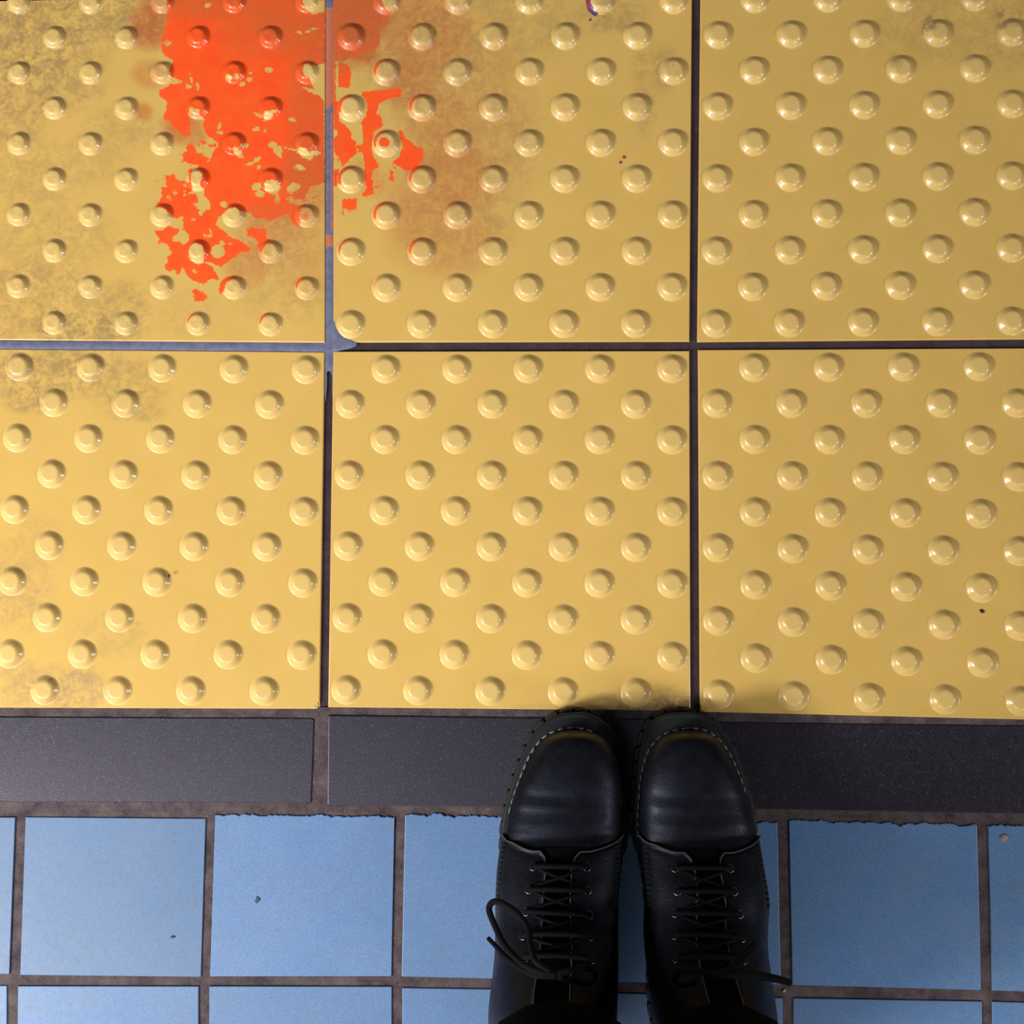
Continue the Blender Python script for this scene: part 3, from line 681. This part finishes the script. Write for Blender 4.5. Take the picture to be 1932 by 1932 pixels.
def make_boot(sil, sole, stitch, inner, eyeL, eyeR, flip, name_label):
    b = Boot(sil, flip); b.build_table()
    cx = (b.rings[30][4]+b.rings[30][5])/2
    root = empty('boot', (cx, b.y0-.15, 0), person); root['label'] = name_label
    # upper
    nseg = 44; V = []; Fc = []
    for k in range(b.n):
        for j in range(nseg): V.append(b.pt(k, 2*math.pi*j/nseg-math.pi))
    for k in range(b.n-1):
        for j in range(nseg): Fc.append((k*nseg+j, (k+1)*nseg+j, (k+1)*nseg+(j+1) % nseg, k*nseg+(j+1) % nseg))
    V.append(b.center(0)); c0 = len(V)-1
    for j in range(nseg): Fc.append((j, (j+1) % nseg, c0))
    mk('upper', V, Fc, M_LE, root)
    # padded collar at the top of the shaft
    ring = [b.pt(b.n-1.01, 2*math.pi*j/40) for j in range(41)]
    mk('collar', *tube(ring, .0032, 8, False), M_LE, root)
    # lacing panels
    xm = (np.interp(1604, b.sil[:, 0], b.sil[:, 1])+np.interp(1604, b.sil[:, 0], b.sil[:, 2]))/2
    t_c = b.snap(xm, 1603)[0]
    t_s = min(np.arange(15, 45, .25), key=lambda t: abs(P(b.surf(t, 1.35, .0026))[1]-1577))
    def tst(h): return t_c+(t_s-t_c)*min(1, max(0, (h-.10)/.62))**1.1
    for s in (-1, 1):
        nt, nh = 46, 22; VV = []; FF = []
        for i in range(nt):
            for j in range(nh):
                h = j/(nh-1); tt = i/(nt-1)
                gap = .17+.13*tt
                # front edge sweeps forward at the side, with a round corner at the tongue
                t_start = tst(h)
                t = t_start+(b.n-2.2-t_start)*tt
                rnd = max(0, 1-tt/.09); gap2 = gap+0.13*(1-math.sqrt(max(0, 1-rnd**2)))
                th = s*(gap2+(1.75-gap2)*h)
                VV.append(b.surf(t, th, (.0026 if 0 < h < 1 and tt > 0 else .0020)*(1-.7*max(0, (h-.55)/.45))))
        for i in range(nt-1):
            for j in range(nh-1):
                q = (i*nh+j, i*nh+j+1, (i+1)*nh+j+1, (i+1)*nh+j); FF.append(q if s > 0 else q[::-1])
        # skirt towards the upper
        def rim(idx, ths):
            base = len(VV)
            for (t, th) in ths: VV.append(b.surf(t, th, -.0004))
            for k in range(len(idx)-1): FF.append((idx[k], idx[k+1], base+k+1, base+k)); 
        idx = []; ths = []
        for j in range(nh-1, -1, -1):
            h = j/(nh-1); t0 = tst(h); g = .17+.13; idx.append(j); ths.append((t0, s*(g+(1.75-g)*h)))
        for i in range(1, nt):
            tt = i/(nt-1); t = t_c+(b.n-2.2-t_c)*tt; rnd = max(0, 1-tt/.09); g = .17+.13*tt+0.13*(1-math.sqrt(max(0, 1-rnd**2)))
            idx.append(i*nh); ths.append((t, s*g))
        rim(idx, ths)
        mk('lacing_panel', VV, FF, M_LE, root)
        # piped edge of the panel
        pth = [b.surf(t, th, .0024) for t, th in ths]
        mk('panel_edge', *tube(pth[4:], .0008, 6), M_PE, root)
        # double seam running down the side
        for dd in (0, 1):
            sv = []; sf = []
            for k in range(13):
                t = t_s+.8+k*1.05; th = s*(1.10+dd*.07+.004*k)
                a_, c_ = b.surf(t, th, .0027), b.surf(t+.7, th, .0027)
                tv, tf = tube([a_, c_], .0004, 5); o0 = len(sv); sv += tv; sf += [tuple(o0+q for q in f) for f in tf]
            o = mk('seam', sv, sf, M_SO, root); o['kind'] = 'stuff'
    # tongue
    VV = []; FF = []; nt, nh = 30, 9
    for i in range(nt):
        for j in range(nh):
            t = t_c-1+(b.n-1.1-t_c+1)*i/(nt-1); th = (-.42+.84*j/(nh-1)); VV.append(b.surf(t, th, .0011*math.cos(th*3.2)))
    for i in range(nt-1):
        for j in range(nh-1): FF.append((i*nh+j, i*nh+j+1, (i+1)*nh+j+1, (i+1)*nh+j))
    mk('tongue', VV, FF, M_CL, root)
    # eyelets and laces
    pos = []
    for side in (eyeL, eyeR):
        L = []
        for (ex, ey) in side:
            t, th = b.snap(ex, ey); p = b.surf(t, th, .0031)
            n = p-b.surf(t, th, .0001); n /= np.linalg.norm(n)
            a = np.cross(n, (0, 1, .2)); a /= np.linalg.norm(a); c = np.cross(n, a); v = []; f = []
            R, r_ = .0027, .00062
            for i in range(20):
                A = 2*math.pi*i/20; rad = math.cos(A)*a+math.sin(A)*c
                for j in range(8):
                    Bn = 2*math.pi*j/8; v.append(p+rad*(R+r_*math.cos(Bn))+n*r_*math.sin(Bn))
            for i in range(20):
                for j in range(8): f.append((i*8+j, ((i+1) % 20)*8+j, ((i+1) % 20)*8+(j+1) % 8, i*8+(j+1) % 8))
            mk('eyelet', v, f, M_EY, root); L.append((t, th, p, n))
        pos.append(L)
    for i in range(min(len(pos[0]), len(pos[1]))):
        (t0, h0, p0, n0), (t1, h1, p1, n1) = pos[0][i], pos[1][i]
        path = [p0-n0*.003]
        for k in range(9):
            f = k/8; path.append(b.surf(t0+(t1-t0)*f, h0+(h1-h0)*f, .0046+.0012*math.sin(math.pi*f)))
        path.append(p1-n1*.003)
        mk('lace', *tube(path, .0021, 8), M_LA, root)
        if i+1 < min(len(pos[0]), len(pos[1])):
            for A, Bq in ((pos[0][i], pos[1][i+1]), (pos[1][i], pos[0][i+1])):
                path = [b.surf(A[0]+(Bq[0]-A[0])*k/8, A[1]+(Bq[1]-A[1])*k/8, .0030+.0005*(A[1] > 0)) for k in range(1, 8)]
                mk('lace', *tube(path, .0014, 7), M_LA, root)
    # sole: midsole slab, welt rim, cleats
    S = [G(x, y, .018) for x, y in sole]; S = [np.array((p[0], p[1])) for p in S]
    sm = catmull([(*p, 0) for p in S]+[(*S[0], 0)], 4)[:-1, :2]; m_ = len(sm)
    ctr = sm.mean(0)
    d = np.roll(sm, -1, 0)-np.roll(sm, 1, 0); nrm = np.stack([d[:, 1], -d[:, 0]], 1); nrm /= np.linalg.norm(nrm, axis=1)[:, None]
    if np.sum((sm-ctr)*nrm) < 0: nrm = -nrm
    def loop_mesh(levels, name, mat, cap=True):
        v = []; f = []
        for off, z in levels:
            for k in range(m_): v.append((*(sm[k]+nrm[k]*off), z))
        for j in range(len(levels)-1):
            for k in range(m_): f.append((j*m_+k, j*m_+(k+1) % m_, (j+1)*m_+(k+1) % m_, (j+1)*m_+k))
        if cap: f.append(tuple(range(m_))[::-1]); f.append(tuple((len(levels)-1)*m_+k for k in range(m_)))
        return mk(name, v, f, mat, root, smooth=True)
    loop_mesh([(-.004, .004), (-.0032, .005), (-.0026, .011), (-.0018, .0125), (-.0018, .0138), (-.0026, .0150)], 'sole', M_SO)
    loop_mesh([(-.0030, .0150), (-.0016, .0152), (-.0008, .0165), (-.0008, .0190), (-.0016, .0203), (-.0030, .0206), (-.0046, .0202), (-.0056, .0205), (-.0080, .0212)], 'welt', M_WE)
    per = [0]
    for k in range(1, m_): per.append(per[-1]+np.linalg.norm(sm[k]-sm[k-1]))
    tot = per[-1]+np.linalg.norm(sm[0]-sm[-1]); nl = int(tot/.0128)
    xs = np.append(sm[:, 0], sm[0, 0]); ys = np.append(sm[:, 1], sm[0, 1]); per2 = per+[tot]
    for k in range(nl):
        v = []; 
        for j in range(5):
            sarc = (k+.09+.82*j/4)/nl*tot % tot; x = np.interp(sarc, per2, xs); y = np.interp(sarc, per2, ys)
            x2 = np.interp((sarc+.001) % tot, per2, xs); y2 = np.interp((sarc+.001) % tot, per2, ys)
            tv = np.array((x2-x, y2-y)); tv /= np.linalg.norm(tv)+1e-12; nv = np.array((tv[1], -tv[0]))
            if nv@(np.array((x, y))-ctr) < 0: nv = -nv
            o_ = .0004 if j in (0, 4) else .0012
            for of, z in ((-.012, 0), (o_, 0), (o_, .0105), (-.012, .0115)): v.append((x+nv[0]*of, y+nv[1]*of, z))
        f = [(0, 1, 2, 3), (16, 19, 18, 17)]
        for j in range(4):
            for q in range(4): f.append((j*4+q, (j+1)*4+q, (j+1)*4+(q+1) % 4, j*4+(q+1) % 4))
        mk('cleat', v, f, M_SO, root, smooth=False)
    # stitches on the welt
    SP = [G(x, y, .0215) for x, y in stitch]; sp = catmull(SP, 6); cp = chain(sp, .0074)
    for k in range(len(cp)-1):
        a, c = cp[k], cp[k+1]; a2 = a+(c-a)*.05; c2 = a+(c-a)*.86; mid = (a2+c2)/2+np.array((0, 0, .0007))
        mk('stitch', *tube([a2, mid, c2], [.0005, .00085, .0006], 6), M_TH, root)
    return b, root
silL = [(1372,1080,1090),(1378,1074,1096),(1381,1060,1110),(1385,1047,1124),(1391,1034,1135),(1400,1022,1146),(1430,1001,1163),(1470,981,1171),(1512,966,1172),(1550,957,1171),(1590,948,1170),(1640,941,1168),(1692,939,1162),(1758,938,1163),(1810,937,1163),(1856,932,1163),(1905,926,1161),(1932,924,1160),(2000,932,1156),(2100,950,1150)]
silR = [(1372,1295,1305),(1378,1290,1312),(1381,1274,1328),(1385,1261,1341),(1391,1248,1352),(1400,1238,1362),(1430,1222,1381),(1470,1213,1398),(1512,1208,1412),(1550,1207,1423),(1590,1210,1430),(1640,1216,1437),(1692,1218,1444),(1758,1217,1444),(1774,1218,1442),(1817,1222,1445),(1862,1227,1452),(1905,1235,1456),(1932,1240,1460),(2000,1252,1462),(2100,1270,1460)]
soleL = [(1082,1342),(1055,1346),(1031,1358),(1008,1378),(988,1412),(970,1454),(958,1496),(949,1530),(943,1578),(944,1640),(955,1720),(962,1790),(958,1850),(955,1900),(962,1950),(985,1985),(1030,2000),(1080,1998),(1120,1980),(1140,1945),(1146,1890),(1150,1820),(1155,1740),(1164,1670),(1174,1625),(1184,1590),(1187,1555),(1185,1510),(1182,1465),(1177,1430),(1168,1398),(1152,1370),(1130,1352),(1106,1343)]
soleR = [(1288,1342),(1262,1344),(1242,1350),(1224,1363),(1211,1385),(1202.5,1424),(1198,1463),(1194,1512),(1192,1555),(1196,1588),(1207,1622),(1216,1670),(1222,1740),(1225,1810),(1224,1872),(1229,1930),(1245,1970),(1280,1995),(1330,2000),(1380,1990),(1415,1965),(1428,1920),(1430,1860),(1428,1790),(1428,1720),(1430,1660),(1431,1620),(1430,1578),(1426,1532),(1417,1496),(1404,1457),(1391,1421),(1375,1392),(1358,1369),(1338,1352),(1312,1343)]
stL = [(960,1535),(966,1512),(977,1480),(995,1434),(1006,1414),(1024,1391.6),(1044,1380),(1067,1373.6),(1093,1373.6),(1112.6,1378.5),(1132,1391.6),(1148.6,1409.6),(1161.7,1440.7),(1170,1480),(1174,1530)]
stR = [(1203,1580),(1203,1540),(1205.9,1496),(1209,1463.5),(1215.7,1437),(1222,1418),(1233.7,1401),(1253,1385),(1276,1377),(1299,1373.6),(1322,1375),(1341.6,1383),(1358,1396.5),(1374,1417.8),(1387,1444),(1400.5,1476.6),(1411,1512)]
bL, rootL = make_boot(silL, soleL, stL, None, [(1005,1631),(997,1675),(989,1719),(984,1763),(987,1806)], [(1111,1634),(1111,1678),(1112,1722),(1116,1766),(1116,1806)], -1, 'left black boot with a lace loop over its outer side')
bR, rootR = make_boot(silR, soleR, stR, None, [(1275,1634),(1275,1678),(1274,1719),(1273,1762),(1272,1806)], [(1378,1635),(1387,1679),(1397,1722),(1402,1768),(1404,1808)], 1, 'right black boot with a lace end sticking out')
# bow knots
def lace_path(pts, r, root, seg=9):
    W = [G(x, y, z) for x, y, z in pts]; C_ = catmull(W, 6)
    rr = r if not hasattr(r, '__len__') else np.interp(np.linspace(0, 1, len(C_)), np.linspace(0, 1, len(r)), r)
    mk('lace', *tube(C_, rr, seg), M_LA, root)
lace_path([(1052,1838,.178),(1020,1834,.176),(992,1822,.165),(968,1802,.150),(949,1778,.138),(934,1747,.130),(923,1718,.126),(927,1704,.126),(938,1701,.128),(955,1708,.132),(975,1722,.138),(989,1738,.145),(998,1757,.153),(1001,1782,.162),(1010,1812,.172),(1040,1834,.178)], .0023, rootL)
lace_path([(1050,1842,.176),(1015,1840,.172),(992,1832,.160),(974,1821,.148),(954,1806,.138),(938,1788,.130),(921,1770,.124)], [.0023,.0023,.0023,.0022,.0021,.0017,.0016], rootL)
lace_path([(1052,1838,.178),(1080,1830,.176),(1105,1826,.165),(1122,1838,.155),(1112,1856,.158),(1085,1852,.172),(1054,1842,.178)], .0023, rootL)
lace_path([(1340,1838,.180),(1370,1840,.178),(1395,1839,.172),(1420,1840,.165),(1442,1842.5,.160),(1466,1847,.156),(1491,1854,.152)], [.0025,.0026,.0028,.0029,.0029,.0027,.0022], rootR)
lace_path([(1340,1836,.180),(1365,1835,.178),(1393,1822,.160),(1410,1804,.142),(1423,1787,.128),(1418,1786,.130),(1398,1806,.148),(1378,1826,.168),(1345,1840,.180)], .0020, rootR)
lace_path([(1340,1838,.180),(1310,1830,.176),(1285,1832,.166),(1272,1848,.160),(1288,1860,.165),(1320,1850,.176)], .0022, rootR)
